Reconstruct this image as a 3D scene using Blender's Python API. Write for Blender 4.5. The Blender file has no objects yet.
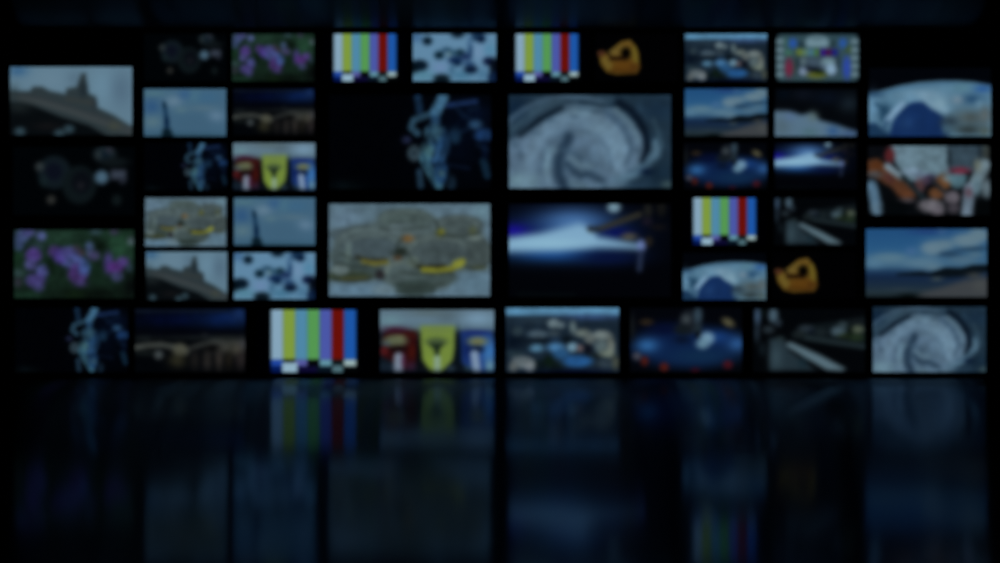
import bpy, bmesh, math
import numpy as np

SC = bpy.context.scene
COL = SC.collection
S = 0.0124            # metres per photo pixel on the video wall plane
CX, HZ = 500.0, 281.5 # optical axis on the wall
FLOOR_Y = 378.5       # row of the wall foot
F_PX = 1300.0
CAM_H = (FLOOR_Y - HZ) * S
DIST = F_PX * S
WALL_H = (FLOOR_Y - 28.5) * S

def wx(px): return (px - CX) * S
def wz(py): return (FLOOR_Y - py) * S

# ------------------------------------------------------------------ materials
def lin(c):
    c = np.asarray(c, float) / 255.0
    return np.where(c <= 0.04045, c / 12.92, ((c + 0.055) / 1.055) ** 2.4)

def principled(name, col, rough, spec=0.5, metal=0.0):
    m = bpy.data.materials.new(name); m.use_nodes = True
    b = m.node_tree.nodes['Principled BSDF']
    b.inputs['Base Color'].default_value = (*col, 1)
    b.inputs['Roughness'].default_value = rough
    b.inputs['Metallic'].default_value = metal
    b.inputs['Specular IOR Level'].default_value = spec
    return m

def add_noise_rough(m, scale, lo, hi):
    nt = m.node_tree; b = nt.nodes['Principled BSDF']
    tc = nt.nodes.new('ShaderNodeTexCoord'); n = nt.nodes.new('ShaderNodeTexNoise')
    n.inputs['Scale'].default_value = scale
    mr = nt.nodes.new('ShaderNodeMapRange')
    mr.inputs['To Min'].default_value = lo; mr.inputs['To Max'].default_value = hi
    nt.links.new(tc.outputs['Object'], n.inputs['Vector'])
    nt.links.new(n.outputs['Fac'], mr.inputs['Value'])
    nt.links.new(mr.outputs['Result'], b.inputs['Roughness'])
    return m

M_HOUSING = add_noise_rough(principled('black_plastic', (0.006, 0.006, 0.008), 0.5, 0.3), 40, 0.45, 0.6)
M_BEZEL = add_noise_rough(principled('bezel_plastic', (0.004, 0.004, 0.005), 0.35, 0.3), 60, 0.3, 0.42)
M_WALL = add_noise_rough(principled('matt_black_wall', (0.004, 0.005, 0.008), 0.8, 0.2), 3, 0.7, 0.9)
M_METAL = principled('dark_steel', (0.02, 0.02, 0.022), 0.4, 0.5, 1.0)

def display_material():
    m = bpy.data.materials.new('lit_display'); m.use_nodes = True
    nt = m.node_tree; b = nt.nodes['Principled BSDF']
    a = nt.nodes.new('ShaderNodeAttribute'); a.attribute_name = 'picture'
    nt.links.new(a.outputs['Color'], b.inputs['Emission Color'])
    b.inputs['Emission Strength'].default_value = 1.0
    b.inputs['Base Color'].default_value = (0.002, 0.002, 0.002, 1)
    b.inputs['Roughness'].default_value = 0.4
    b.inputs['Specular IOR Level'].default_value = 0.2
    return m
M_DISPLAY = display_material()

def gloss_sheet(name, sharp, soft, base):
    """polished dark panel: a clear and a brushed reflection, brushed across the view (tangent along X)"""
    m = bpy.data.materials.new(name); m.use_nodes = True
    nt = m.node_tree
    for n in list(nt.nodes):
        nt.nodes.remove(n)
    out = nt.nodes.new('ShaderNodeOutputMaterial')
    last = nt.nodes.new('ShaderNodeBsdfDiffuse'); last.inputs['Color'].default_value = (*base, 1)
    last = last.outputs[0]
    tc = nt.nodes.new('ShaderNodeTexCoord')
    for col, rough, aniso, kind in (sharp, soft):
        if col is None: continue
        g = nt.nodes.new('ShaderNodeBsdfAnisotropic')
        g.distribution = 'GGX'
        g.inputs['Color'].default_value = (*col, 1)
        g.inputs['Roughness'].default_value = rough
        g.inputs['Anisotropy'].default_value = aniso
        if aniso:
            v = nt.nodes.new('ShaderNodeCombineXYZ')
            v.inputs[0].default_value = 1.0
            nt.links.new(v.outputs[0], g.inputs['Tangent'])
        ad = nt.nodes.new('ShaderNodeAddShader')
        nt.links.new(last, ad.inputs[0]); nt.links.new(g.outputs[0], ad.inputs[1])
        last = ad.outputs[0]
    nt.links.new(last, out.inputs['Surface'])
    return m

M_FLOOR = gloss_sheet('polished_dark_floor',
                      ((0.050, 0.072, 0.105), 0.095, 0.0, 'clear'),
                      ((0.27, 0.35, 0.44), 0.27, 0.90, 'brushed'), (0.0001, 0.0006, 0.001))
M_CEIL = gloss_sheet('satin_dark_ceiling', (None,) * 4,
                     ((0.14, 0.24, 0.34), 0.5, 0.93, 'brushed'), (0.0001, 0.0001, 0.0002))

# ------------------------------------------------------------------ mesh helpers
def link(name, me, mat=None, parent=None):
    o = bpy.data.objects.new(name, me); COL.objects.link(o)
    if mat: me.materials.append(mat)
    if parent: o.parent = parent
    return o

def bm_to(name, bm, mat, parent=None):
    bmesh.ops.recalc_face_normals(bm, faces=bm.faces)
    me = bpy.data.meshes.new(name); bm.to_mesh(me); bm.free()
    return link(name, me, mat, parent)

def box(bm, x0, x1, y0, y1, z0, z1, bevel=0.0):
    r = bmesh.ops.create_cube(bm, size=1.0)
    for v in r['verts']:
        v.co.x = x0 + (v.co.x + .5) * (x1 - x0)
        v.co.y = y0 + (v.co.y + .5) * (y1 - y0)
        v.co.z = z0 + (v.co.z + .5) * (z1 - z0)
    if bevel:
        es = {e for v in r['verts'] for e in v.link_edges}
        bmesh.ops.bevel(bm, geom=list(es), offset=bevel, segments=2, affect='EDGES')

# ------------------------------------------------------------------ pictures
GX, GY = 145, 82
class Pic:
    """paints a picture in the coordinates of box (x0, y0, x1, y1); k = units per photo pixel"""
    def __init__(s, bx, base, k):
        x0, y0, x1, y1 = bx
        s.X, s.Y = np.meshgrid(np.linspace(x0, x1, GX), np.linspace(y0, y1, GY))
        s.C = np.zeros((GY, GX, 3)) + np.asarray(base, float)
        s.k = k; s.f = 2.2 * k
    def mix(s, a, col):
        a = a[..., None]
        s.C = s.C * (1 - a) + np.asarray(col, float) * a
    def cover(s, d, f):
        t = np.clip(0.5 - d / (2 * f), 0, 1)
        return t * t * (3 - 2 * t)
    def bands(s, stops):
        ys = [q[0] for q in stops]
        for c in range(3):
            s.C[..., c] = np.interp(s.Y, ys, [q[1][c] for q in stops])
    def e(s, cx, cy, rx, ry, col, a=1.0, f=None, rot=0):
        dx, dy = s.X - cx, s.Y - cy
        r = math.radians(rot)
        u = dx * math.cos(r) + dy * math.sin(r); v = -dx * math.sin(r) + dy * math.cos(r)
        q = np.sqrt((u / rx) ** 2 + (v / ry) ** 2)
        s.mix(s.cover((q - 1) * min(rx, ry), f or min(s.f * 1.3, min(rx, ry) * .8)) * a, col)
    def g(s, cx, cy, rx, ry, col, a=1.0):
        """wide soft patch"""
        s.mix(np.exp(-(((s.X - cx) / rx) ** 2 + ((s.Y - cy) / ry) ** 2) * 0.9) * a, col)
    def segd(s, a, b):
        ax, ay = a; bx_, by = b
        vx, vy = bx_ - ax, by - ay
        t = np.clip(((s.X - ax) * vx + (s.Y - ay) * vy) / (vx * vx + vy * vy + 1e-9), 0, 1)
        return np.hypot(s.X - ax - t * vx, s.Y - ay - t * vy)
    def l(s, pts, w, col, a=1.0, f=None):
        d = np.min([s.segd(p, q) for p, q in zip(pts, pts[1:])], axis=0)
        s.mix(s.cover(d - w / 2, f or min(s.f, w * .6)) * a, col)
    def p(s, pts, col, a=1.0, f=None):
        d = np.min([s.segd(p, q) for p, q in zip(pts, pts[1:] + pts[:1])], axis=0)
        ins = np.zeros(s.X.shape, bool)
        for (x1, y1), (x2, y2) in zip(pts, pts[1:] + pts[:1]):
            if y1 == y2: continue
            c = ((y1 > s.Y) != (y2 > s.Y)) & (s.X < (x2 - x1) * (s.Y - y1) / (y2 - y1) + x1)
            ins ^= c
        s.mix(s.cover(np.where(ins, -d, d), f or s.f) * a, col)
    def r(s, x0, y0, x1, y1, col, a=1.0, f=None):
        d = np.maximum(np.maximum(x0 - s.X, s.X - x1), np.maximum(y0 - s.Y, s.Y - y1))
        s.mix(s.cover(d, f or s.k * .6) * a, col)
    def soften(s, px):
        """the footage itself is out of focus"""
        for ax in (0, 1):
            step = abs(s.X[0, 1] - s.X[0, 0]) if ax else abs(s.Y[1, 0] - s.Y[0, 0])
            sg = px * s.k / step
            n = max(1, int(sg * 3)); kx = np.exp(-0.5 * (np.arange(-n, n + 1) / sg) ** 2); kx /= kx.sum()
            pad = [(0, 0)] * 3; pad[ax] = (n, n)
            P = np.pad(s.C, pad, mode='edge'); L = s.C.shape[ax]
            s.C = sum(kx[i] * (P[i:i + L] if ax == 0 else P[:, i:i + L]) for i in range(2 * n + 1))
        return s
    def grain(s, amp, seed, cells=9):
        rng = np.random.RandomState(seed)
        n = rng.uniform(-1, 1, (cells + 1, int(cells * 1.8) + 1))
        yi = np.linspace(0, n.shape[0] - 1.001, GY); xi = np.linspace(0, n.shape[1] - 1.001, GX)
        y0 = yi.astype(int); x0 = xi.astype(int); fy = (yi - y0)[:, None]; fx = (xi - x0)[None]
        fy = fy * fy * (3 - 2 * fy); fx = fx * fx * (3 - 2 * fx)
        m = (n[y0][:, x0] * (1 - fy) * (1 - fx) + n[y0][:, x0 + 1] * (1 - fy) * fx
             + n[y0 + 1][:, x0] * fy * (1 - fx) + n[y0 + 1][:, x0 + 1] * fy * fx)
        s.C = s.C * (1 + amp * m[..., None])

def pic_building():
    q = Pic((35, 36, 909, 537), (100, 127, 145), 7.04)
    q.g(95, 65, 70, 40, (58, 98, 135)); q.g(330, 130, 150, 80, (106, 132, 150)); q.g(700, 180, 90, 120, (108, 138, 158))
    q.g(830, 200, 70, 120, (88, 112, 132)); q.g(500, 120, 60, 60, (92, 116, 134))
    q.p([(20, 215), (175, 212), (200, 180), (262, 180), (320, 212), (430, 235), (440, 195), (512, 182), (545, 85),
         (577, 80), (592, 222), (645, 258), (658, 332), (780, 390), (870, 450), (930, 480), (930, 560), (20, 560)], (46, 56, 60))
    q.e(560, 200, 30, 60, (34, 44, 50)); q.e(640, 310, 20, 50, (42, 50, 56)); q.l([(440, 270), (620, 300)], 30, (54, 58, 58))
    q.l([(20, 240), (250, 285), (500, 362), (700, 432), (930, 520)], 60, (57, 63, 66))
    q.p([(20, 290), (200, 320), (400, 402), (600, 465), (760, 560), (20, 560)], (7, 11, 14))
    q.l([(60, 232), (260, 262), (500, 335), (760, 425)], 10, (40, 46, 50), a=.7, f=8); q.l([(60, 262), (260, 300), (500, 378), (720, 462)], 12, (76, 80, 80), a=.5, f=9)
    q.g(100, 335, 80, 40, (24, 30, 32)); q.g(60, 240, 40, 60, (40, 52, 56), .7)
    for x, y in ((105, 510), (388, 522), (455, 492)): q.e(x, y, 38, 30, (50, 70, 80), f=20)
    q.g(300, 470, 90, 30, (18, 18, 20)); q.g(780, 470, 40, 30, (66, 70, 62))
    return q
def pic_dials():
    q = Pic((56, 56, 929, 549), (1, 3, 5), 7.04)
    q.e(350, 240, 118, 120, (17, 26, 32)); q.e(345, 235, 62, 62, (11, 15, 27)); q.e(275, 300, 30, 40, (20, 32, 36))
    q.e(530, 330, 122, 138, (14, 22, 25)); q.e(545, 310, 72, 80, (9, 12, 18)); q.e(540, 335, 24, 24, (28, 28, 34))
    q.e(245, 198, 30, 30, (50, 56, 58)); q.e(328, 438, 30, 30, (50, 50, 48))
    q.e(712, 108, 80, 58, (28, 38, 44)); q.e(712, 118, 40, 34, (14, 26, 36)); q.e(745, 80, 22, 20, (46, 46, 56)); q.e(668, 115, 18, 24, (44, 52, 54))
    q.e(780, 165, 100, 34, (15, 21, 24)); q.e(690, 275, 48, 48, (74, 100, 120)); q.r(755, 222, 865, 290, (56, 62, 76), f=16)
    q.e(840, 300, 24, 24, (38, 42, 54)); q.e(798, 440, 34, 38, (16, 24, 26))
    return q
def pic_flowers():
    q = Pic((63, 35, 922, 528), (22, 38, 29), 7.04)
    for a in ((800, 150, 110, 95, (42, 74, 54)), (400, 80, 120, 55, (38, 60, 48)), (600, 500, 300, 50, (9, 15, 11)), (680, 150, 60, 55, (10, 18, 12)),
              (100, 230, 50, 60, (24, 48, 32)), (170, 510, 90, 34, (26, 48, 36)), (900, 440, 60, 90, (7, 10, 10)), (380, 390, 80, 50, (24, 40, 30)),
              (230, 150, 50, 30, (42, 54, 62)), (330, 290, 30, 60, (14, 28, 16)), (650, 330, 40, 60, (18, 34, 24)), (500, 500, 60, 30, (22, 38, 20))): q.g(*a)
    for a in ((120, 80, 52, 46, (76, 76, 136)), (170, 55, 46, 26, (74, 58, 124)), (100, 140, 36, 44, (70, 74, 130)), (258, 80, 34, 34, (86, 78, 146)),
              (200, 220, 58, 56, (88, 46, 134)), (185, 285, 46, 44, (88, 68, 140)), (262, 340, 44, 54, (84, 70, 148)), (215, 400, 70, 52, (84, 56, 136)), (240, 450, 34, 30, (76, 60, 124)),
              (350, 190, 44, 42, (82, 44, 118)), (410, 225, 66, 62, (84, 48, 146)), (470, 205, 78, 50, (78, 62, 132)), (500, 272, 80, 62, (80, 76, 150)),
              (520, 350, 72, 72, (88, 42, 122)), (565, 310, 42, 56, (64, 76, 144)), (540, 420, 46, 26, (66, 44, 100)), (602, 165, 30, 42, (74, 76, 128)), (632, 222, 44, 34, (84, 62, 118)),
              (545, 200, 24, 20, (72, 44, 46)), (510, 165, 22, 18, (70, 50, 60)), (738, 275, 34, 74, (88, 54, 142)), (790, 305, 56, 44, (100, 36, 130)), (842, 268, 42, 36, (96, 52, 140)), (800, 370, 40, 36, (70, 58, 112)),
              (885, 310, 22, 26, (60, 70, 100)), (648, 50, 40, 22, (62, 78, 94)), (780, 50, 28, 22, (70, 50, 86)), (900, 115, 24, 28, (98, 94, 112)), (92, 412, 24, 36, (56, 42, 62)), (95, 345, 40, 28, (56, 70, 76))):
        q.e(*a, a=.88, f=20)
    for a in ((235, 270, 16, 20), (165, 340, 20, 12), (330, 235, 14, 14), (455, 320, 12, 20), (470, 260, 10, 12), (215, 345, 12, 14), (560, 235, 18, 10), (770, 250, 16, 18), (290, 380, 14, 18), (120, 190, 16, 12), (180, 120, 22, 14), (590, 400, 14, 18), (390, 280, 16, 12)):
        q.g(*a, (24, 34, 44), .55)
    q.grain(.16, 3, 14); q.grain(.14, 4, 22)
    return q
def pic_dancer():
    q = Pic((31, 41, 870, 532), (1, 2, 5), 5.117)
    q.g(770, 150, 110, 70, (7, 18, 44)); q.g(680, 260, 170, 180, (3, 8, 22)); q.g(110, 520, 80, 30, (6, 13, 17))
    q.l([(490, 50), (500, 130)], 36, (24, 48, 76)); q.l([(640, 95), (790, 75)], 24, (34, 58, 108))
    q.l([(560, 140), (470, 172), (455, 210), (490, 240)], 32, (58, 92, 118))
    q.l([(585, 120), (580, 220)], 46, (48, 84, 122)); q.l([(622, 55), (588, 120)], 56, (80, 124, 160))
    q.e(600, 300, 52, 92, (58, 106, 156)); q.e(575, 240, 50, 46, (64, 100, 122)); q.e(575, 355, 54, 46, (62, 104, 152)); q.e(540, 335, 36, 46, (82, 122, 134))
    q.e(620, 280, 18, 40, (30, 62, 110), a=.5)
    q.l([(520, 370), (560, 450), (600, 512)], 44, (76, 122, 144)); q.e(610, 440, 34, 64, (44, 84, 132)); q.e(615, 450, 16, 16, (76, 106, 118))
    q.e(470, 345, 32, 40, (68, 84, 96)); q.e(468, 345, 12, 14, (40, 54, 66)); q.e(432, 275, 22, 18, (44, 50, 86))
    q.l([(500, 440), (506, 515)], 32, (38, 62, 84)); q.e(665, 500, 22, 36, (28, 48, 68)); q.e(685, 255, 30, 40, (26, 52, 78))
    q.e(790, 195, 32, 22, (56, 92, 132)); q.e(832, 250, 48, 34, (30, 60, 106)); q.l([(832, 390), (852, 460)], 38, (20, 44, 66)); q.l([(835, 290), (840, 360)], 30, (6, 16, 40))
    q.l([(620, 400), (760, 425)], 10, (12, 24, 48)); q.e(640, 350, 12, 60, (2, 6, 16), a=.5)
    for pts in ([(560, 190), (545, 260), (515, 330), (530, 400)], [(640, 230), (625, 330), (590, 400)], [(560, 250), (590, 300), (570, 370)], [(520, 395), (565, 450), (575, 520)], [(600, 200), (650, 215), (700, 200)], [(600, 400), (640, 450), (660, 500)]):
        q.l(pts, 12, (8, 22, 40), a=.6, f=9)
    for pts in ([(690, 110), (730, 150), (780, 175)], [(640, 250), (700, 240), (760, 215)], [(760, 120), (800, 105)], [(800, 300), (850, 330)]):
        q.l(pts, 16, (22, 44, 74), a=.6, f=12)
    for a in ((575, 285, 8, 26), (610, 330, 8, 20), (560, 215, 14, 8), (600, 400, 20, 8), (560, 395, 8, 18), (540, 300, 10, 10), (625, 250, 8, 18)): q.g(*a, (22, 46, 74), .7)
    q.grain(.14, 6, 16); q.grain(.12, 7, 24)
    return q
def pic_statue():
    q = Pic((50, 42, 895, 533), (68, 101, 126), 10.05)
    for a in ((130, 230, 80, 70, (50, 86, 126)), (360, 170, 90, 60, (102, 128, 148)), (140, 385, 90, 60, (90, 118, 130)), (650, 245, 150, 34, (86, 112, 128)),
              (785, 330, 80, 55, (112, 138, 162)), (570, 120, 60, 60, (78, 115, 132)), (470, 100, 60, 50, (58, 94, 132)), (700, 130, 120, 50, (64, 102, 132)),
              (560, 400, 250, 120, (66, 98, 122)), (470, 520, 500, 24, (52, 84, 104)), (150, 90, 120, 24, (82, 116, 128)), (430, 260, 60, 30, (84, 114, 128))): q.g(*a)
    q.l([(250, 180), (262, 240)], 26, (24, 50, 72)); q.l([(268, 250), (284, 440)], 44, (26, 56, 84)); q.e(284, 390, 24, 60, (10, 34, 62)); q.e(262, 215, 20, 26, (16, 42, 62))
    q.p([(226, 550), (244, 455), (322, 455), (360, 550)], (8, 26, 36)); q.l([(262, 210), (262, 230)], 14, (24, 50, 70))
    return q
def pic_coins():
    q = Pic((31, 36, 880, 526), (96, 119, 138), 5.21)
    q.g(300, 60, 300, 60, (92, 114, 130)); q.g(120, 110, 70, 50, (106, 130, 154)); q.g(840, 70, 50, 60, (108, 138, 156)); q.g(180, 500, 200, 40, (100, 130, 156)); q.g(800, 460, 110, 60, (98, 126, 148))
    q.p([(60, 180), (200, 150), (300, 120), (330, 70), (520, 65), (600, 110), (700, 100), (820, 120), (850, 200), (870, 260), (860, 380), (700, 400), (660, 480), (540, 515), (400, 515), (330, 440), (200, 450), (60, 435), (45, 300)], (84, 98, 102), f=18)
    body = [(430, 115, 140, 52, (82, 96, 96)), (720, 152, 120, 55, (80, 92, 94)), (110, 195, 76, 28, (80, 95, 104)), (190, 180, 60, 30, (78, 92, 98)),
            (800, 300, 95, 88, (76, 87, 88)), (240, 225, 160, 70, (86, 100, 104)), (430, 180, 90, 40, (90, 104, 108)), (600, 270, 170, 80, (84, 96, 97)),
            (250, 275, 152, 56, (76, 90, 98)), (90, 320, 60, 40, (80, 95, 98)), (620, 300, 150, 62, (76, 88, 92)), (170, 390, 130, 50, (68, 82, 82)), (130, 425, 115, 26, (60, 70, 54)),
            (90, 388, 42, 26, (112, 126, 128)), (560, 430, 140, 50, (74, 88, 88)), (400, 430, 90, 50, (82, 96, 98)), (480, 485, 110, 40, (56, 70, 68))]
    for a in body:
        q.e(a[0], a[1], a[2], a[3], tuple(v * .82 for v in a[4]), f=14)
        q.e(a[0], a[1] - 5, a[2] * .95, a[3] * .9, a[4], f=12)
        q.e(a[0], a[1] - 3, a[2] * .74, a[3] * .66, tuple(v * .94 for v in a[4]), f=9)
    q.l([(340, 145), (400, 85), (520, 95)], 10, (64, 76, 74), a=.6); q.l([(120, 250), (180, 210), (330, 200)], 12, (100, 114, 116), a=.7)
    q.l([(180, 318), (240, 338), (330, 336)], 20, (44, 42, 30)); q.l([(210, 340), (270, 354), (335, 346)], 24, (116, 106, 40))
    q.l([(480, 362), (540, 374), (640, 368)], 22, (40, 38, 20)); q.l([(530, 386), (600, 393), (680, 380), (735, 340)], 30, (138, 132, 36)); q.e(715, 355, 30, 22, (150, 148, 48), f=14)
    q.e(620, 190, 22, 22, (128, 122, 30)); q.e(445, 220, 30, 18, (124, 86, 44)); q.e(408, 292, 34, 24, (34, 42, 36)); q.e(392, 322, 22, 13, (98, 62, 36)); q.e(300, 412, 26, 26, (40, 36, 40))
    q.l([(330, 400), (350, 360), (420, 345)], 16, (108, 118, 112)); q.e(470, 345, 34, 26, (100, 112, 104)); q.l([(135, 260), (130, 330)], 24, (104, 120, 116), a=.7)
    q.e(800, 216, 34, 14, (112, 124, 122)); q.e(790, 180, 20, 24, (86, 92, 66)); q.l([(560, 290), (700, 310)], 20, (66, 78, 78), a=.5); q.e(660, 205, 50, 14, (60, 68, 66), a=.7)
    q.l([(100, 435), (230, 430)], 12, (92, 86, 42)); q.e(380, 165, 36, 18, (112, 128, 136)); q.e(820, 375, 40, 12, (92, 98, 72)); q.e(320, 490, 60, 26, (106, 126, 140))
    for a in ((430, 118, 120, 40), (715, 150, 100, 44), (230, 240, 150, 64), (600, 285, 150, 68)):
        pts = [(a[0] + a[2] * math.cos(t * math.pi / 12), a[1] + a[3] * math.sin(t * math.pi / 12)) for t in range(12, 25)]
        q.l(pts, 9, (112, 124, 124), a=.4, f=8)
    for pts in ([(300, 165), (420, 172), (560, 160)], [(620, 205), (720, 212), (830, 190)], [(90, 300), (150, 330), (200, 332)], [(350, 290), (385, 320), (420, 300)], [(450, 300), (470, 340), (500, 362)],
                [(60, 352), (150, 372), (230, 368)], [(400, 395), (480, 410), (680, 402)], [(420, 468), (520, 478), (640, 458)], [(745, 365), (800, 378), (860, 360)], [(420, 215), (390, 250), (400, 280)], [(590, 120), (610, 165), (600, 200)], [(60, 440), (150, 448), (240, 436)]):
        q.l(pts, 13, (48, 56, 52), a=.6, f=8)
    q.grain(.08, 5, 14); q.grain(.07, 9, 24)
    return q
def pic_bridge():
    q = Pic((42, 56, 831, 514), (2, 4, 7), 7.04)
    q.g(300, 130, 260, 60, (3, 9, 36)); q.g(680, 130, 190, 62, (10, 30, 74)); q.l([(20, 70), (700, 66)], 22, (16, 24, 38)); q.g(790, 95, 60, 50, (22, 44, 88)); q.g(450, 235, 500, 30, (2, 3, 10))
    q.g(100, 272, 70, 20, (24, 30, 32)); q.g(480, 264, 300, 16, (20, 24, 26)); q.g(540, 250, 20, 20, (26, 30, 34)); q.g(700, 270, 110, 20, (30, 34, 34))
    q.l([(30, 338), (140, 320), (230, 316), (330, 334), (410, 368)], 36, (70, 72, 68)); q.l([(425, 345), (520, 315), (600, 296), (720, 302), (840, 300)], 28, (56, 58, 56))
    q.g(120, 375, 100, 18, (22, 28, 28)); q.e(210, 388, 30, 30, (78, 84, 86)); q.e(365, 355, 52, 48, (78, 77, 66)); q.g(345, 430, 58, 46, (44, 42, 30))
    q.g(700, 340, 90, 40, (62, 62, 58)); q.g(780, 350, 40, 40, (86, 82, 70)); q.g(820, 310, 30, 40, (60, 60, 64))
    for x, w, c in ((470, 30, (28, 26, 25)), (560, 30, (46, 42, 40)), (645, 26, (58, 52, 48)), (715, 24, (32, 28, 22)), (800, 36, (42, 36, 36))): q.g(x, 425, w, 70, c)
    q.g(600, 340, 40, 20, (4, 4, 4)); q.grain(.15, 8, 10)
    return q
def pic_shields():
    q = Pic((50, 50, 888, 512), (10, 18, 25), 7.215)
    q.bands([(50, (92, 114, 130)), (130, (98, 124, 142)), (190, (86, 110, 126)), (222, (24, 34, 46)), (300, (8, 14, 22)), (512, (12, 20, 28))])
    q.g(770, 115, 110, 50, (118, 150, 176)); q.g(540, 90, 80, 60, (84, 104, 116)); q.g(130, 130, 70, 40, (104, 138, 150)); q.g(400, 70, 120, 24, (88, 106, 112))
    q.p([(72, 225), (150, 186), (322, 202), (326, 330), (316, 440), (230, 490), (66, 400)], (46, 9, 12)); q.g(160, 195, 90, 22, (62, 20, 44)); q.l([(240, 230), (310, 250)], 30, (70, 18, 14), a=.7)
    q.e(162, 280, 86, 44, (96, 100, 72)); q.e(200, 250, 30, 14, (120, 118, 80), a=.6); q.e(180, 340, 66, 26, (22, 10, 12)); q.e(80, 355, 30, 30, (90, 22, 24)); q.e(285, 360, 26, 56, (70, 16, 10)); q.e(96, 300, 30, 18, (70, 84, 90))
    q.g(95, 475, 60, 34, (30, 50, 70)); q.g(275, 470, 40, 34, (56, 26, 48)); q.l([(186, 400), (184, 530)], 66, (124, 134, 154)); q.e(220, 430, 14, 50, (84, 42, 72))
    q.p([(352, 168), (600, 168), (604, 330), (580, 430), (515, 500), (468, 528), (420, 500), (362, 425), (346, 300)], (120, 142, 54)); q.g(470, 200, 110, 26, (112, 132, 66)); q.g(420, 440, 40, 50, (128, 152, 50))
    q.e(466, 284, 76, 30, (72, 90, 54)); q.p([(405, 300), (525, 300), (490, 342), (482, 390), (456, 390), (445, 342)], (28, 42, 28)); q.l([(470, 410), (470, 530)], 44, (140, 164, 142))
    q.p([(640, 208), (868, 208), (900, 330), (895, 520), (800, 530), (650, 450), (640, 330)], (26, 56, 124)); q.g(850, 360, 50, 90, (54, 116, 184)); q.g(690, 330, 40, 90, (12, 32, 92)); q.g(760, 215, 90, 16, (22, 38, 110))
    q.e(768, 284, 72, 34, (106, 118, 92)); q.e(768, 286, 34, 12, (120, 112, 62)); q.e(768, 342, 46, 26, (14, 26, 52)); q.l([(745, 380), (765, 530)], 60, (128, 148, 178)); q.g(858, 470, 30, 50, (104, 148, 164)); q.g(690, 490, 30, 24, (44, 74, 90))
    q.e(622, 370, 22, 150, (6, 16, 24)); q.e(335, 400, 16, 110, (8, 8, 10)); q.p([(325, 420), (365, 430), (425, 512), (330, 512)], (8, 12, 18), a=.8); q.p([(515, 505), (590, 430), (650, 440), (700, 512)], (8, 14, 22), a=.7); q.p([(60, 400), (130, 430), (130, 512), (50, 512)], (14, 22, 32), a=.6); q.g(570, 490, 30, 26, (44, 62, 76)); q.r(40, 495, 900, 530, (6, 12, 22), a=.55, f=14)
    return q
def pic_splash():
    q = Pic((60, 47, 915, 543), (108, 143, 172), 10.05)
    for a in ((170, 480, 120, 50, (92, 138, 158)), (95, 80, 60, 50, (72, 108, 148)), (740, 230, 70, 80, (124, 150, 182)), (850, 210, 60, 60, (92, 140, 170)), (340, 400, 70, 50, (118, 142, 180)), (560, 480, 110, 50, (76, 122, 150)), (780, 470, 60, 60, (80, 120, 150))): q.g(*a)
    for a in ((208, 120, 50, 46, (6, 24, 38)), (520, 52, 66, 38, (8, 24, 38)), (730, 75, 74, 50, (20, 46, 76)), (765, 105, 40, 36, (6, 24, 50)), (330, 270, 52, 44, (8, 32, 46)), (408, 212, 48, 24, (32, 64, 88)), (130, 378, 84, 60, (4, 18, 32)), (70, 400, 40, 60, (4, 16, 24)),
              (500, 320, 78, 40, (14, 36, 74)), (515, 360, 44, 26, (8, 32, 60)), (545, 245, 52, 40, (18, 44, 60)), (470, 245, 30, 24, (36, 70, 90)), (612, 285, 52, 36, (28, 44, 84)), (650, 215, 26, 76, (34, 64, 100)), (640, 130, 20, 60, (78, 112, 146)), (655, 418, 70, 46, (6, 20, 44)), (640, 360, 50, 26, (34, 62, 100)),
              (840, 335, 58, 46, (10, 20, 52)), (900, 400, 52, 100, (3, 8, 18)), (890, 510, 60, 70, (12, 30, 60)), (355, 520, 86, 52, (6, 18, 26)), (460, 420, 30, 50, (70, 108, 136)), (430, 260, 20, 26, (106, 128, 134))): q.e(*a, a=.95, f=22)
    return q
def pic_bars():
    q = Pic((-44, 50, 788, 512), (0, 0, 1), 7.218)
    cols = [(142, 170, 192), (134, 158, 62), (84, 140, 172), (90, 156, 84), (80, 90, 172), (112, 16, 8), (30, 88, 172)]
    low = [(34, 72, 165), (4, 6, 8), (92, 92, 164), (4, 6, 8), (104, 152, 168), (14, 22, 26), (164, 184, 184)]
    w = (686 - 58) / 7
    for i in range(7):
        q.r(58 + i * w, 40, 58 + (i + 1) * w, 420, cols[i], f=4); q.r(58 + i * w, 420, 58 + (i + 1) * w, 468, low[i], f=4)
    q.r(58, 468, 140, 520, (3, 24, 84)); q.r(140, 440, 254, 520, (152, 180, 198)); q.r(254, 468, 400, 520, (14, 10, 48)); q.r(400, 468, 510, 520, (8, 20, 32)); q.r(510, 462, 590, 520, (82, 112, 120)); q.r(590, 470, 700, 520, (2, 4, 5))
    return q
def pic_ring():
    q = Pic((80, 50, 935, 543), (1, 1, 2), 10.05)
    q.p([(112, 235), (170, 228), (232, 238), (290, 180), (350, 128), (440, 112), (492, 168), (532, 250), (538, 400), (512, 462), (300, 474), (200, 450), (138, 370)], (112, 76, 20), f=20)
    q.e(390, 385, 130, 62, (112, 66, 14)); q.l([(240, 255), (320, 195), (430, 150)], 56, (122, 92, 34)); q.e(400, 160, 50, 24, (126, 86, 26)); q.l([(482, 200), (502, 330)], 44, (128, 104, 30)); q.l([(180, 320), (220, 385)], 70, (128, 98, 34))
    q.e(145, 255, 34, 26, (88, 42, 30)); q.e(398, 252, 50, 62, (3, 2, 1)); q.l([(245, 306), (390, 305)], 36, (30, 12, 4)); q.l([(165, 215), (235, 268)], 20, (20, 10, 6)); q.l([(250, 430), (480, 440)], 20, (84, 44, 8)); q.g(480, 400, 40, 40, (92, 52, 14)); q.e(300, 250, 30, 14, (134, 104, 46))
    return q
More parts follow.
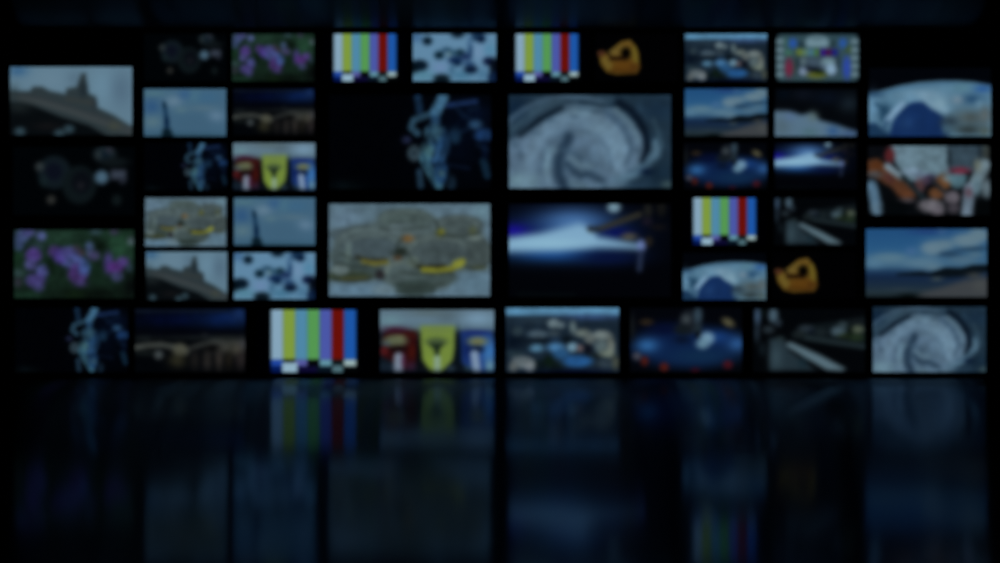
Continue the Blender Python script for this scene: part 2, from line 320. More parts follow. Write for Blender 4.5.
def pic_storm():
    q = Pic((31, 41, 870, 528), (32, 50, 65), 5.118)
    q.g(70, 120, 70, 70, (16, 36, 58)); q.g(800, 120, 90, 60, (26, 45, 64)); q.l([(150, 130), (330, 60), (560, 60)], 26, (52, 72, 88), a=.7, f=20); q.l([(40, 210), (120, 180), (180, 120)], 24, (50, 70, 86), a=.6, f=20)
    q.p([(20, 290), (110, 245), (200, 180), (330, 112), (450, 98), (560, 112), (660, 190), (724, 260), (726, 350), (695, 410), (620, 500), (560, 545), (20, 545)], (88, 110, 132), f=26)
    # outer arms in a spiral round the eye
    for r0, r1, a0, a1, wd, c, al in ((420, 300, 200, 300, 26, (74, 96, 116), .8), (330, 260, 185, 330, 22, (78, 100, 120), .8), (260, 230, 190, 290, 22, (102, 126, 144), .7),
                                      (200, 170, 180, 350, 24, (76, 98, 120), .7), (300, 250, 300, 400, 22, (104, 126, 144), .6), (150, 120, 170, 300, 26, (96, 118, 136), .6)):
        pts = []
        for t in range(15):
            u = t / 14; r = r0 + (r1 - r0) * u; a = math.radians(a0 + (a1 - a0) * u)
            pts.append((420 + r * math.cos(a) * 1.08, 350 + r * math.sin(a) * .88))
        q.l(pts, wd, c, a=al, f=18)
    q.l([(90, 250), (180, 172), (240, 138), (300, 108)], 26, (8, 20, 32), f=20); q.l([(400, 82), (520, 98), (600, 92)], 16, (20, 36, 50), f=14)
    q.l([(600, 80), (660, 120), (705, 175), (738, 240), (748, 320), (728, 388)], 34, (7, 16, 29), f=22)
    q.l([(800, 295), (790, 350), (745, 410), (670, 460), (590, 486)], 46, (86, 114, 134), f=22); q.l([(780, 170), (806, 240), (812, 300)], 20, (48, 70, 86)); q.l([(700, 100), (775, 200)], 14, (38, 58, 76), a=.7)
    q.l([(530, 125), (600, 190), (655, 265), (660, 320)], 26, (58, 80, 104), a=.85, f=20); q.l([(585, 118), (660, 190), (705, 280)], 22, (90, 114, 130), a=.8)
    q.g(575, 325, 75, 85, (120, 148, 170)); q.g(430, 125, 80, 22, (108, 134, 150)); q.g(500, 220, 80, 40, (104, 128, 146)); q.g(130, 330, 70, 60, (96, 118, 140)); q.g(230, 405, 22, 60, (106, 134, 152)); q.g(105, 490, 70, 40, (112, 142, 152))
    q.g(410, 400, 120, 80, (74, 96, 115), .75)
    q.l([(600, 420), (615, 320), (560, 225), (450, 165), (320, 180), (200, 265), (130, 380), (110, 520)], 64, (110, 136, 157), a=.65, f=34)
    q.l([(640, 400), (668, 320), (625, 215), (530, 128), (400, 112)], 22, (62, 84, 104), a=.75, f=20)
    q.l([(560, 420), (545, 330), (490, 255), (400, 225), (300, 245), (220, 330), (190, 440)], 20, (70, 92, 112), a=.6, f=20)
    q.l([(340, 262), (310, 320), (285, 390), (290, 460), (320, 530)], 54, (30, 48, 67), a=.9, f=26)
    q.l([(315, 330), (360, 340), (400, 372)], 24, (60, 82, 102), a=.8, f=18)
    q.l([(335, 400), (365, 440), (400, 462), (450, 455), (520, 495), (530, 530)], 34, (36, 55, 74), a=.85, f=22)
    q.l([(350, 500), (375, 505), (430, 520)], 22, (84, 108, 122), a=.8, f=16); q.l([(345, 372), (400, 410), (455, 415)], 22, (94, 116, 130), a=.7, f=18)
    q.l([(240, 330), (225, 420), (240, 510)], 20, (114, 140, 158), a=.6, f=18); q.g(250, 330, 30, 16, (96, 122, 140))
    for a in ((60, 300, 20, 16), (90, 350, 14, 30), (170, 240, 26, 10), (250, 175, 26, 10), (370, 155, 26, 10), (700, 330, 10, 30), (660, 440, 22, 12), (480, 130, 20, 8)): q.g(*a, (62, 84, 104), .7)
    q.g(810, 460, 80, 70, (22, 40, 56)); q.g(745, 442, 34, 18, (8, 22, 44)); q.g(850, 508, 28, 18, (66, 86, 90)); q.g(570, 510, 80, 18, (88, 112, 132)); q.g(700, 510, 60, 24, (34, 54, 72))
    q.l([(50, 225), (120, 150), (220, 95), (300, 72)], 24, (58, 80, 96), a=.7, f=20)
    q.grain(.08, 11, 12); q.grain(.05, 12, 20)
    return q
def pic_beam():
    q = Pic((31, 36, 886, 532), (2, 3, 7), 5.213)
    q.g(330, 180, 330, 110, (12, 34, 84)); q.g(370, 130, 170, 66, (72, 112, 164)); q.g(55, 180, 80, 36, (26, 18, 140)); q.g(280, 300, 260, 44, (30, 78, 142)); q.g(600, 190, 80, 26, (8, 16, 84)); q.g(560, 320, 160, 40, (8, 18, 56))
    q.p([(15, 218), (200, 190), (400, 140), (465, 160), (505, 212), (720, 250), (722, 276), (500, 268), (300, 286), (15, 292)], (134, 172, 202), f=30)
    q.g(250, 245, 200, 26, (146, 186, 210)); q.e(585, 55, 34, 26, (122, 150, 166), f=14); q.l([(460, 172), (520, 165), (620, 128), (720, 92)], 26, (54, 50, 40)); q.l([(455, 165), (500, 178)], 24, (30, 40, 54))
    q.e(665, 210, 40, 18, (84, 78, 66)); q.e(730, 258, 22, 30, (112, 128, 182)); q.l([(728, 290), (720, 385)], 26, (40, 50, 76)); q.e(770, 235, 18, 24, (40, 34, 26))
    for a in ((765, 70, 22, 36, (30, 30, 28)), (836, 60, 24, 40, (20, 20, 19)), (760, 130, 26, 20, (26, 22, 34)), (820, 160, 40, 16, (18, 16, 18))): q.e(*a)
    q.l([(80, 515), (380, 520)], 14, (6, 14, 16), a=.7)
    return q
def pic_city():
    q = Pic((36, 36, 866, 512), (24, 37, 50), 7.214)
    q.r(20, 20, 890, 92, (90, 138, 172), f=14); q.g(650, 105, 240, 20, (50, 72, 112)); q.g(300, 130, 200, 24, (36, 50, 62)); q.g(90, 280, 80, 70, (7, 16, 28))
    for a in ((330, 275, 110, 13, (8, 16, 24)), (480, 270, 40, 24, (8, 16, 22)), (640, 340, 28, 50, (12, 14, 24)), (275, 470, 60, 50, (10, 20, 24)), (400, 480, 60, 40, (12, 22, 20)), (350, 430, 40, 40, (12, 26, 18)), (700, 390, 60, 16, (20, 26, 26)),
              (385, 152, 42, 32, (124, 140, 146)), (437, 165, 32, 22, (98, 112, 118)), (120, 208, 40, 34, (46, 60, 68)), (270, 230, 70, 26, (80, 96, 108)), (390, 225, 36, 22, (60, 72, 80)), (400, 272, 40, 18, (36, 58, 84)), (528, 178, 24, 44, (98, 112, 114)), (600, 222, 56, 30, (112, 120, 114)),
              (740, 240, 66, 38, (120, 128, 126)), (655, 265, 44, 36, (104, 110, 108)), (805, 320, 30, 76, (114, 118, 110)), (735, 320, 44, 56, (92, 106, 108)), (780, 375, 50, 26, (112, 120, 108)), (700, 300, 20, 26, (70, 82, 88)),
              (260, 335, 48, 28, (86, 130, 160)), (400, 328, 66, 32, (72, 120, 164)), (528, 328, 40, 34, (116, 150, 170)), (580, 335, 22, 24, (112, 88, 88)), (440, 378, 60, 34, (42, 88, 134)), (560, 430, 105, 44, (38, 90, 148)),
              (160, 440, 82, 44, (108, 116, 120)), (90, 475, 32, 32, (104, 108, 108)), (212, 470, 36, 38, (118, 122, 126)), (120, 405, 36, 22, (90, 98, 104)), (100, 375, 60, 22, (34, 50, 58)), (840, 445, 28, 50, (72, 74, 62)), (760, 450, 60, 32, (50, 62, 72))): q.e(*a, a=.92, f=18)
    q.g(520, 508, 260, 22, (4, 10, 32)); q.grain(.12, 21, 12)
    return q
def pic_stage():
    q = Pic((50, 36, 864, 507), (3, 5, 11), 7.14)
    q.e(470, 320, 400, 150, (11, 36, 82), f=60); q.g(300, 190, 120, 50, (5, 14, 50)); q.g(175, 312, 80, 50, (48, 110, 174)); q.g(825, 300, 66, 56, (48, 100, 164)); q.g(690, 250, 100, 46, (22, 64, 130)); q.g(560, 390, 220, 60, (16, 48, 84)); q.g(430, 270, 60, 30, (8, 20, 44))
    q.e(480, 140, 74, 90, (28, 34, 42)); q.e(460, 120, 30, 32, (66, 74, 78)); q.e(545, 90, 30, 62, (56, 76, 90)); q.e(430, 195, 60, 38, (20, 28, 34)); q.e(545, 190, 30, 40, (36, 50, 58)); q.e(548, 235, 22, 24, (4, 8, 14))
    q.e(612, 258, 50, 44, (128, 168, 194), f=26); q.e(578, 300, 44, 34, (116, 156, 176), f=26)
    q.e(765, 142, 46, 26, (104, 96, 66), rot=30); q.e(170, 140, 46, 22, (52, 40, 26)); q.e(155, 425, 26, 32, (98, 28, 18)); q.e(298, 470, 30, 30, (100, 28, 18)); q.e(762, 452, 32, 28, (88, 18, 28)); q.e(525, 492, 30, 16, (60, 10, 24)); q.e(100, 390, 28, 26, (84, 80, 90)); q.e(62, 180, 24, 90, (20, 24, 27))
    return q
def pic_coast():
    q = Pic((34, 41, 879, 522), (30, 50, 70), 6.864)
    q.bands([(41, (34, 78, 124)), (200, (44, 90, 132)), (300, (62, 98, 128)), (340, (30, 56, 88)), (380, (20, 38, 66)), (440, (28, 44, 62)), (490, (38, 52, 60)), (522, (22, 30, 34))])
    for a in ((200, 250, 120, 40, (90, 122, 142)), (90, 280, 60, 36, (86, 122, 148)), (350, 198, 40, 26, (66, 102, 144)), (500, 185, 74, 56, (102, 128, 144)), (580, 150, 66, 34, (98, 122, 138)), (740, 120, 100, 50, (104, 128, 142)), (830, 85, 60, 40, (98, 122, 136)),
              (430, 282, 120, 38, (88, 120, 142)), (500, 312, 56, 22, (94, 120, 136)), (720, 258, 100, 34, (76, 106, 128)), (800, 222, 60, 18, (84, 112, 130)), (560, 62, 30, 20, (72, 108, 140)), (620, 222, 80, 18, (38, 64, 88)), (790, 182, 100, 16, (48, 76, 96)), (460, 60, 120, 18, (34, 62, 116))): q.g(*a)
    for a in ((500, 175, 76, 40, (104, 128, 144)), (585, 160, 60, 26, (98, 124, 140)), (740, 125, 96, 40, (104, 128, 142)), (820, 85, 70, 44, (102, 126, 140)), (200, 245, 110, 26, (88, 120, 140)), (420, 280, 110, 24, (88, 120, 142)), (700, 262, 80, 22, (80, 110, 132))):
        q.e(*a, a=.75, f=18)
    q.l([(560, 215), (700, 190), (860, 172)], 20, (40, 64, 88), a=.7, f=16)
    q.p([(250, 356), (420, 340), (480, 352), (590, 312), (700, 316), (780, 294), (900, 290), (900, 342), (720, 378), (600, 385), (450, 372), (250, 368)], (9, 17, 24), f=10)
    q.p([(380, 530), (420, 492), (560, 455), (720, 402), (900, 378), (900, 530)], (64, 66, 70), f=30); q.g(830, 440, 50, 44, (72, 74, 75)); q.g(330, 512, 70, 18, (6, 12, 12)); q.g(530, 395, 40, 14, (62, 72, 74)); q.g(790, 370, 50, 20, (60, 62, 62)); q.g(280, 470, 80, 12, (44, 56, 66))
    return q
def pic_testcard():
    q = Pic((64, 47, 931, 543), (52, 76, 84), 10.05)
    q.l([(70, 55), (930, 55)], 24, (34, 52, 60)); q.l([(70, 535), (930, 535)], 24, (42, 62, 70))
    for y in (125, 215, 300, 385, 470):
        for x in (106, 888):
            q.e(x, y, 42, 30, (112, 134, 144), f=14)
    for y in (170, 258, 342, 428):
        for x in (80, 915): q.e(x, y, 22, 12, (20, 30, 34), a=.8)
    q.r(50, 40, 84, 95, (2, 4, 6), f=14); q.r(912, 40, 940, 95, (2, 4, 6), f=14); q.r(50, 505, 84, 550, (2, 4, 6), f=14); q.r(912, 505, 940, 550, (2, 4, 6), f=14)
    q.p([(365, 130), (410, 75), (495, 58), (580, 75), (625, 130), (600, 185), (390, 185)], (118, 144, 156)); q.e(495, 95, 70, 22, (90, 114, 124))
    for a in ((240, 145, 44, 52, (40, 84, 168)), (765, 145, 42, 54, (42, 86, 164)), (172, 140, 18, 50, (60, 96, 84)), (195, 245, 38, 36, (62, 108, 88)), (818, 215, 28, 50, (60, 80, 46)), (330, 160, 34, 36, (30, 48, 56)), (660, 150, 26, 40, (32, 50, 56)),
              (200, 400, 40, 100, (122, 34, 62)), (200, 330, 26, 30, (92, 44, 66)), (805, 400, 38, 125, (46, 72, 172)), (260, 400, 16, 100, (52, 66, 60))): q.e(*a, a=.95, f=16)
    for i, c in enumerate([(108, 124, 44), (94, 124, 100), (72, 116, 138), (70, 112, 54), (46, 12, 124), (72, 10, 60), (24, 28, 124)]): q.r(278 + i * 62, 208, 340 + i * 62, 276, c, f=14)
    q.r(285, 282, 705, 500, (58, 74, 86), f=18)
    for a in ((292, 350, 14, 66, (26, 40, 48)), (712, 340, 18, 70, (34, 48, 60)), (350, 335, 30, 32, (96, 114, 120)), (450, 350, 70, 40, (66, 82, 98)), (395, 390, 30, 16, (30, 40, 50)), (610, 345, 76, 48, (112, 138, 148)), (640, 420, 56, 58, (138, 164, 190)), (352, 440, 44, 42, (132, 148, 174)),
              (460, 420, 84, 24, (10, 14, 28)), (490, 478, 100, 34, (102, 104, 38)), (520, 452, 60, 18, (24, 40, 10)), (560, 385, 30, 26, (86, 104, 124))): q.e(*a, f=15)
    return q
def pic_wedge():
    q = Pic((60, 40, 905, 533), (4, 7, 11), 10.05)
    q.g(350, 100, 120, 60, (13, 18, 28)); q.g(820, 190, 100, 90, (24, 34, 42)); q.g(600, 130, 140, 70, (9, 16, 28)); q.g(150, 100, 60, 50, (4, 12, 22))
    q.p([(40, 268), (200, 272), (330, 312), (440, 292), (520, 366), (700, 416), (905, 488), (890, 545), (40, 545)], (98, 124, 144)); q.g(450, 330, 50, 50, (100, 118, 118)); q.g(660, 480, 60, 50, (54, 92, 138)); q.g(420, 490, 80, 40, (86, 116, 124)); q.g(820, 505, 90, 30, (66, 92, 132)); q.g(130, 430, 90, 100, (90, 110, 122)); q.g(220, 330, 60, 40, (94, 118, 150))
    return q
def pic_platform():
    q = Pic((-29, 36, 794, 512), (3, 5, 8), 7.217)
    q.p([(250, 215), (400, 155), (600, 125), (810, 90), (810, 345), (700, 330), (260, 262)], (16, 23, 27))
    for a in ((360, 185, 56, 28, (48, 57, 66)), (402, 205, 26, 14, (16, 22, 36)), (470, 210, 40, 30, (30, 38, 42)), (600, 205, 54, 36, (84, 100, 112)), (632, 160, 36, 28, (58, 70, 76)), (742, 190, 46, 30, (98, 102, 84)), (650, 238, 50, 18, (38, 48, 26)), (685, 215, 20, 50, (16, 24, 16)), (735, 252, 56, 26, (40, 54, 34)), (740, 130, 50, 16, (24, 28, 32)), (310, 225, 40, 24, (32, 38, 40))): q.e(*a, a=.95, f=16)
    q.l([(360, 252), (560, 286), (800, 322)], 26, (44, 55, 60))
    q.p([(92, 262), (190, 262), (235, 345), (440, 505), (92, 505)], (42, 55, 64), f=20); q.g(140, 400, 44, 90, (62, 78, 88)); q.g(340, 440, 30, 40, (26, 44, 54))
    q.p([(212, 288), (255, 288), (460, 382), (655, 488), (625, 512), (520, 500), (380, 418), (225, 322)], (108, 126, 138))
    for a in ((120, 85, 34, 55, (84, 102, 118)), (85, 192, 42, 28, (44, 52, 60)), (4, 90, 18, 70, (84, 106, 138)), (0, 220, 16, 60, (44, 56, 70)), (156, 140, 24, 28, (48, 58, 70)), (170, 262, 30, 18, (44, 56, 60)), (45, 60, 10, 30, (14, 26, 22)), (40, 340, 26, 50, (18, 26, 32))): q.e(*a, f=16)
    q.r(-60, 496, 810, 530, (3, 5, 8), a=.5, f=12)
    return q
def pic_earth():
    q = Pic((57, 36, 942, 536), (2, 4, 9), 7.14)
    q.p([(30, 245), (57, 233), (150, 200), (280, 165), (420, 141), (560, 130), (700, 130), (820, 140), (942, 162), (990, 175), (990, 560), (30, 560)], (90, 126, 150), f=12)
    q.l([(57, 250), (280, 185), (560, 148), (700, 148), (942, 180)], 20, (66, 104, 136), a=.7)
    q.p([(205, 520), (250, 405), (320, 322), (370, 290), (450, 288), (520, 340), (600, 392), (630, 450), (640, 560), (40, 560), (40, 440), (100, 440), (150, 500)], (20, 46, 90), f=20)
    for a in ((330, 430, 80, 60, (32, 64, 112)), (540, 480, 40, 70, (12, 28, 60)), (120, 505, 70, 34, (30, 58, 84)), (170, 350, 50, 56, (34, 66, 92)), (84, 330, 34, 90, (100, 138, 168)), (450, 235, 120, 36, (126, 156, 178)), (570, 300, 60, 50, (132, 162, 180)), (360, 250, 60, 30, (104, 140, 166)),
              (810, 265, 80, 36, (42, 78, 112)), (880, 190, 70, 26, (44, 88, 148)), (740, 180, 70, 30, (92, 132, 150)), (700, 270, 40, 30, (118, 138, 154)), (790, 400, 130, 60, (76, 86, 88)), (640, 430, 60, 40, (40, 54, 66)), (780, 490, 120, 40, (50, 60, 62)), (858, 305, 28, 36, (104, 140, 164)), (620, 485, 36, 40, (66, 92, 108)), (900, 500, 40, 30, (80, 92, 88)), (900, 380, 40, 60, (90, 98, 100)), (100, 230, 60, 20, (50, 84, 116))): q.g(*a)
    q.p([(205, 560), (232, 440), (275, 375), (318, 325), (350, 300), (400, 284), (452, 290), (490, 330), (548, 362), (580, 392), (560, 440), (590, 500), (600, 560)], (20, 46, 92), a=.9, f=16)
    q.p([(40, 455), (110, 440), (165, 500), (200, 520), (200, 560), (40, 560)], (26, 54, 84), a=.8, f=18); q.g(330, 440, 60, 50, (32, 62, 108), .7)
    q.l([(470, 270), (540, 320), (620, 350)], 34, (128, 156, 176), a=.7, f=18); q.l([(110, 300), (160, 340), (150, 420)], 30, (34, 66, 92), a=.7)
    q.l([(300, 300), (240, 360), (190, 425)], 42, (126, 156, 184)); q.l([(190, 430), (160, 480)], 26, (54, 86, 118)); q.grain(.05, 31, 10)
    return q
def pic_market():
    q = Pic((47, 47, 878, 527), (6, 9, 13), 6.7)
    q.p([(190, 30), (590, 30), (610, 250), (430, 300), (330, 290), (250, 190)], (112, 135, 148)); q.g(300, 120, 80, 50, (122, 146, 162)); q.p([(585, 30), (850, 30), (840, 180), (770, 230), (600, 210)], (58, 76, 90)); q.e(602, 130, 16, 60, (34, 46, 56)); q.e(810, 80, 16, 60, (30, 42, 52)); q.e(852, 90, 24, 60, (70, 72, 66))
    q.p([(40, 145), (110, 132), (200, 205), (330, 305), (378, 400), (300, 424), (200, 330), (40, 238)], (104, 52, 28)); q.e(195, 112, 34, 54, (116, 30, 34)); q.e(90, 78, 66, 46, (10, 12, 18)); q.e(110, 190, 50, 40, (112, 50, 18)); q.e(190, 270, 40, 24, (104, 48, 44), rot=40)
    q.l([(178, 188), (275, 262)], 44, (136, 150, 162)); q.e(345, 228, 60, 32, (132, 150, 172)); q.e(400, 262, 34, 40, (124, 140, 166)); q.e(300, 375, 50, 26, (124, 60, 30)); q.e(400, 325, 32, 52, (112, 62, 64)); q.l([(285, 262), (350, 330), (420, 402)], 34, (26, 40, 46))
    q.e(470, 275, 44, 32, (62, 46, 78)); q.e(565, 295, 54, 54, (132, 72, 34)); q.e(515, 375, 52, 40, (128, 68, 34)); q.l([(480, 280), (575, 372)], 28, (36, 38, 44)); q.e(440, 290, 20, 30, (90, 60, 80))
    q.e(602, 268, 40, 24, (124, 144, 156)); q.e(660, 285, 56, 56, (86, 120, 132)); q.e(675, 218, 64, 22, (156, 38, 62)); q.e(700, 262, 30, 12, (70, 110, 120))
    q.l([(845, 180), (770, 320)], 84, (116, 130, 138)); q.l([(740, 340), (720, 530)], 76, (120, 132, 150)); q.e(855, 340, 36, 66, (108, 120, 128)); q.e(735, 370, 26, 34, (120, 78, 92)); q.e(790, 330, 26, 60, (100, 124, 136)); q.e(795, 180, 24, 40, (128, 126, 110))
    q.e(475, 462, 86, 46, (120, 104, 110)); q.e(525, 495, 44, 34, (116, 98, 106)); q.e(622, 405, 52, 46, (112, 94, 102)); q.e(632, 480, 46, 36, (74, 62, 70)); q.l([(72, 320), (110, 490)], 74, (90, 122, 150)); q.e(110, 480, 44, 40, (104, 132, 156)); q.e(92, 245, 50, 24, (94, 84, 86)); q.e(310, 424, 60, 14, (96, 78, 84))
    q.e(230, 480, 90, 60, (3, 7, 10)); q.e(840, 490, 60, 72, (3, 6, 8)); q.grain(.10, 41, 12); q.grain(.10, 42, 20)
    return q

PICS = dict(building=pic_building, dials=pic_dials, flowers=pic_flowers, dancer=pic_dancer, statue=pic_statue, coins=pic_coins,
            bridge=pic_bridge, shields=pic_shields, splash=pic_splash, bars=pic_bars, ring=pic_ring, storm=pic_storm, beam=pic_beam,
            city=pic_city, stage=pic_stage, coast=pic_coast, testcard=pic_testcard, wedge=pic_wedge, platform=pic_platform,
            earth=pic_earth, market=pic_market)
SOFT = {'bars': 0.9, 'statue': 1.1, 'building': 1.2, 'ring': .9, 'earth': 1.1, 'coast': 1.1, 'shields': 1.3, 'splash': 1.3, 'stage': 1.3, 'flowers': 1.2, 'storm': 1.2, 'dancer': 1.1, 'coins': 1.0, 'market': 1.4, 'city': 1.3}
SAT = {'flowers': .85, 'market': .78, 'ring': .9, 'shields': .9, 'stage': .92, 'coins': .88}
TONE = {'flowers': (.86, 1, .95), 'ring': (.88, .9, .9), 'market': (.87, .92, .94), 'dancer': (.78, .82, .82), 'splash': (.94, .97, .98), 'coins': (.93, .95, .94), 'stage': (.88, .88, .9), 'platform': (.86, .9, .9), 'wedge': (.93, .94, .96)}
GAIN = np.array([0.93, 0.965, 0.97])
_mesh = {}
def picture_mesh(key):
    """unit display panel (1 x 1, facing -Y) whose points carry the picture's colours"""
    q = PICS[key[0]]()
    width = (q.X[0, -1] - q.X[0, 0]) / q.k          # width in photo pixels the picture was drawn for
    kind = (key[0], round(key[1] / width * 8))
    if kind in _mesh: return _mesh[kind]
    C = q.soften(SOFT.get(key[0], 1.6) * width / key[1]).C
    grey = C.mean(-1, keepdims=True)
    C = (grey + (C - grey) * SAT.get(key[0], 1.0)) * GAIN * np.array(TONE.get(key[0], (1, 1, 1)))
    C = lin(np.clip(C, 0, 255))
    us = np.linspace(-.5, .5, GX); vs = np.linspace(.5, -.5, GY)
    U, V = np.meshgrid(us, vs)
    co = np.stack([U, np.zeros_like(U), V], -1).reshape(-1, 3)
    i = np.arange(GY * GX).reshape(GY, GX)
    f = np.stack([i[1:, :-1], i[1:, 1:], i[:-1, 1:], i[:-1, :-1]], -1).reshape(-1, 4)
    me = bpy.data.meshes.new('display'); me.from_pydata(co.tolist(), [], f.tolist())
    at = me.color_attributes.new('picture', 'FLOAT_COLOR', 'POINT')
    at.data.foreach_set('color', np.concatenate([C.reshape(-1, 3), np.ones((GY * GX, 1))], 1).astype(np.float32).ravel())
    me.materials.append(M_DISPLAY)
    _mesh[kind] = me
    return me

# ------------------------------------------------------------------ screens
DEPTH = 0.075    # front of the bezel stands this far off the wall
def screen(key, x0, y0, x1, y1, label):
    w, h = (x1 - x0 - 2.2) * S, (y1 - y0 - 1.8) * S
    k = (DIST - DEPTH) / DIST          # the screen fronts stand a little nearer than the wall
    w, h = w * k, h * k
    X = wx((x0 + x1) / 2) * k; Z = CAM_H + (wz((y0 + y1) / 2) - CAM_H) * k
    root = bpy.data.objects.new('wall_screen', None); COL.objects.link(root)
    root.empty_display_size = .2
    root.location = (X, 0, Z - h / 2 - .018)
    root['label'] = label; root['category'] = 'screen'; root['group'] = 'lit screens of the video wall'
    zc = h / 2 + .018
    b = .016
    # housing: shallow back shell with a deeper electronics bulge
    bm = bmesh.new()
    box(bm, -w / 2 - b + .003, w / 2 + b - .003, -DEPTH + .012, -.034, zc - h / 2 - b + .003, zc + h / 2 + b - .003, .004)
    box(bm, -w * .36, w * .36, -.036, -.018, zc - h * .40, zc + h * .22, .005)
    bm_to('housing', bm, M_HOUSING, root)
    # wall bracket
    bm = bmesh.new()
    for sx in (-1, 1):
        box(bm, sx * w * .18 - .02, sx * w * .18 + .02, -.0185, -.004, zc - h * .3, zc + h * .3, .002)
    box(bm, -w * .26, w * .26, -.010, 0, zc - .035, zc + .035, .002)
    bm_to('wall_bracket', bm, M_METAL, root)
    # bezel: four bevelled bars round the panel
    bm = bmesh.new()
    y0_, y1_ = -DEPTH, -DEPTH + .014
    box(bm, -w / 2 - b, w / 2 + b, y0_, y1_, zc + h / 2, zc + h / 2 + b, .002)
    box(bm, -w / 2 - b, w / 2 + b, y0_, y1_, zc - h / 2 - b, zc - h / 2, .002)
    for sx in (-1, 1):
        a = sx * (w / 2); c = sx * (w / 2 + b)
        box(bm, min(a, c), max(a, c), y0_, y1_, zc - h / 2, zc + h / 2, .002)
    bm_to('bezel', bm, M_BEZEL, root)
    # display panel
    d = bpy.data.objects.new('display', picture_mesh((key, x1 - x0))); COL.objects.link(d)
    d.parent = root; d.location = (0, -DEPTH + .004, zc); d.scale = (w, 1, h)
    return root

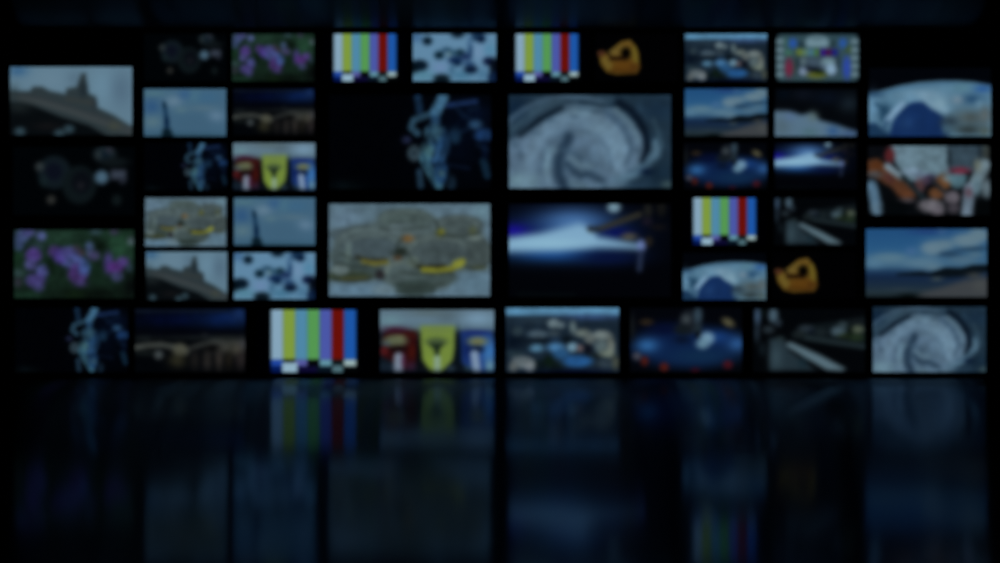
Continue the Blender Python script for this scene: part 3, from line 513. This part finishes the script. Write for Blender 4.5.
SCREENS = [
 ('building', 9, 66, 133, 136, 'large screen at far left showing a stone roofline with a statue against grey-blue sky'),
 ('dials', 12, 146, 136, 216, 'large nearly black screen with dim round dials, directly above the large purple flowers'),
 ('flowers', 13, 229, 135, 299, 'large screen showing purple flowers among green leaves, second from the floor at far left'),
 ('dancer', 14, 307, 129, 373, 'bottom-row screen at far left with a pale blue twisted figure on black'),
 ('dials', 143, 33, 228, 82, 'small nearly black screen with dim round dials in the top row'),
 ('statue', 143, 88, 227, 137, 'small blue-sky screen with a thin dark statue, below the small dim dials'),
 ('dancer', 143, 142, 228, 191, 'small dark screen with a blue twisted figure, between the blue-sky statue and the small coins'),
 ('coins', 144, 197, 227, 247, 'small screen of grey-gold coins above the small building roofline'),
 ('building', 145, 251, 228, 301, 'small screen showing the stone roofline and statue, beneath the small coins'),
 ('bridge', 134, 308, 246, 373, 'medium bottom-row screen of a lit bridge arch under a dark blue night sky'),
 ('flowers', 231, 33, 315, 82, 'small screen of purple flowers in the top row'),
 ('bridge', 232, 88, 315, 136, 'small screen of the lit night bridge under the top-row flowers'),
 ('shields', 232, 142, 316, 191, 'small screen of red, yellow and blue shields beneath the small night bridge'),
 ('statue', 233, 197, 316, 246, 'small blue-sky screen with a thin dark statue, below the small shields'),
 ('splash', 233, 252, 316, 300, 'small pale blue screen with dark blots beneath a blue-sky statue screen'),
 ('bars', 322.4, 33, 407.6, 82, 'small colour bar screen at the top left, between the flowers and the dark-blotted screen'),
 ('splash', 412, 33, 497, 82, 'small pale blue screen with dark blots in the top row between two colour bar screens'),
 ('dancer', 328, 94, 492, 190, 'largest dark screen with a pale blue twisted figure on its right side'),
 ('coins', 328, 203, 491, 297, 'large central screen of overlapping grey-gold coins'),
 ('bars', 256, 309, 371, 373, 'medium colour bar screen in the bottom row just above the floor'),
 ('shields', 379, 309, 495, 373, 'medium bottom-row screen of red, yellow and blue shields'),
 ('bars', 504.4, 33, 589.6, 82, 'small colour bar screen in the top row directly above the largest storm spiral'),
 ('ring', 594, 33, 679, 82, 'small black screen with an orange heart-shaped ring in the top row'),
 ('storm', 508, 94, 672, 189, 'largest storm screen, a grey-blue cloud spiral above the bright blue beam'),
 ('beam', 508, 203, 672, 298, 'large black screen with a bright blue-white horizontal beam and a dark spacecraft'),
 ('city', 505, 307, 620, 373, 'medium bottom-row screen of a city seen from above'),
 ('stage', 629, 307, 743, 373, 'medium bottom-row screen of a glowing blue oval stage with red spots'),
 ('city', 684, 33, 768, 82, 'small screen of a city seen from above in the top row'),
 ('coast', 684, 88, 768, 137, 'small screen of clouds over a coast, between the small city and the small blue stage'),
 ('stage', 683, 142, 768, 190, 'small screen of a glowing blue oval stage above the right-hand colour bars'),
 ('bars', 682, 197, 767.2, 245.5, 'small colour bar screen on the right, between the small stage and the small planet'),
 ('earth', 682, 252, 767, 300.5, 'small screen of a curved blue planet beside the orange ring'),
 ('testcard', 775, 33, 860, 82, 'small grey test card screen with coloured blocks at the right of the top row'),
 ('wedge', 774, 88, 858, 137, 'small dark screen with a pale sloping wedge below the test card'),
 ('beam', 774, 142, 858, 190, 'small black screen with a bright blue-white beam below the pale wedge'),
 ('platform', 773, 197, 857, 246, 'small dark screen of a railway platform above the orange ring'),
 ('ring', 771, 251, 857, 300, 'small black screen with an orange ring below the small railway platform'),
 ('platform', 752, 308, 866, 373, 'medium bottom-row screen of a dark railway platform with a bright edge line'),
 ('earth', 868, 67, 992, 137, 'large screen at far right showing the curved edge of a blue planet'),
 ('market', 867, 145, 991, 216, 'large far-right screen of blurred orange, red and white shapes beneath the planet'),
 ('coast', 865, 228, 988, 298, 'large far-right screen of clouds over a dark coast and pale sand'),
 ('storm', 872, 306, 987, 373, 'medium bottom-row screen of a grey-blue storm spiral at far right'),
]
for s in SCREENS: screen(*s)

# ------------------------------------------------------------------ the setting
def structure(name, bm, mat):
    o = bm_to(name, bm, mat); o['kind'] = 'structure'; return o
RX = 10.5; RY = -20.0
bm = bmesh.new(); box(bm, -RX, RX, RY, .2, -.2, 0); structure('floor', bm, M_FLOOR)
bm = bmesh.new(); box(bm, -RX, RX, 0, .2, 0, WALL_H); structure('wall_back', bm, M_WALL)
bm = bmesh.new(); box(bm, -RX, RX, RY, .2, WALL_H, WALL_H + .2); structure('ceiling', bm, M_CEIL)
bm = bmesh.new(); box(bm, -RX - .2, -RX, RY, .2, -.2, WALL_H + .2); structure('wall_left', bm, M_WALL)
bm = bmesh.new(); box(bm, RX, RX + .2, RY, .2, -.2, WALL_H + .2); structure('wall_right', bm, M_WALL)

# ------------------------------------------------------------------ world, camera
w = bpy.data.worlds.new('dark_room'); SC.world = w; w.use_nodes = True
w.node_tree.nodes['Background'].inputs['Color'].default_value = (0.0001, 0.0002, 0.0005, 1)
w.node_tree.nodes['Background'].inputs['Strength'].default_value = 1.0

cam = bpy.data.cameras.new('camera'); co = bpy.data.objects.new('camera', cam); COL.objects.link(co)
co.location = (0, -DIST, CAM_H); co.rotation_euler = (math.pi / 2, 0, 0)
cam.sensor_width = 36.0; cam.lens = 36.0 * F_PX / 1000.0
cam.clip_start = .05; cam.clip_end = 100
cam.dof.use_dof = True; cam.dof.focus_distance = 8.0
BLUR_PX = 5.8
ap = BLUR_PX / (F_PX * (1 / 8.0 - 1 / DIST))
cam.dof.aperture_fstop = cam.lens / (ap * 1000)
SC.camera = co

SC.view_settings.view_transform = 'Standard'; SC.view_settings.look = 'None'
SC.view_settings.exposure = 0; SC.view_settings.gamma = 1; SC.view_settings.use_curve_mapping = False
SC.cycles.use_denoising = True
SC.cycles.max_bounces = 6; SC.cycles.glossy_bounces = 4
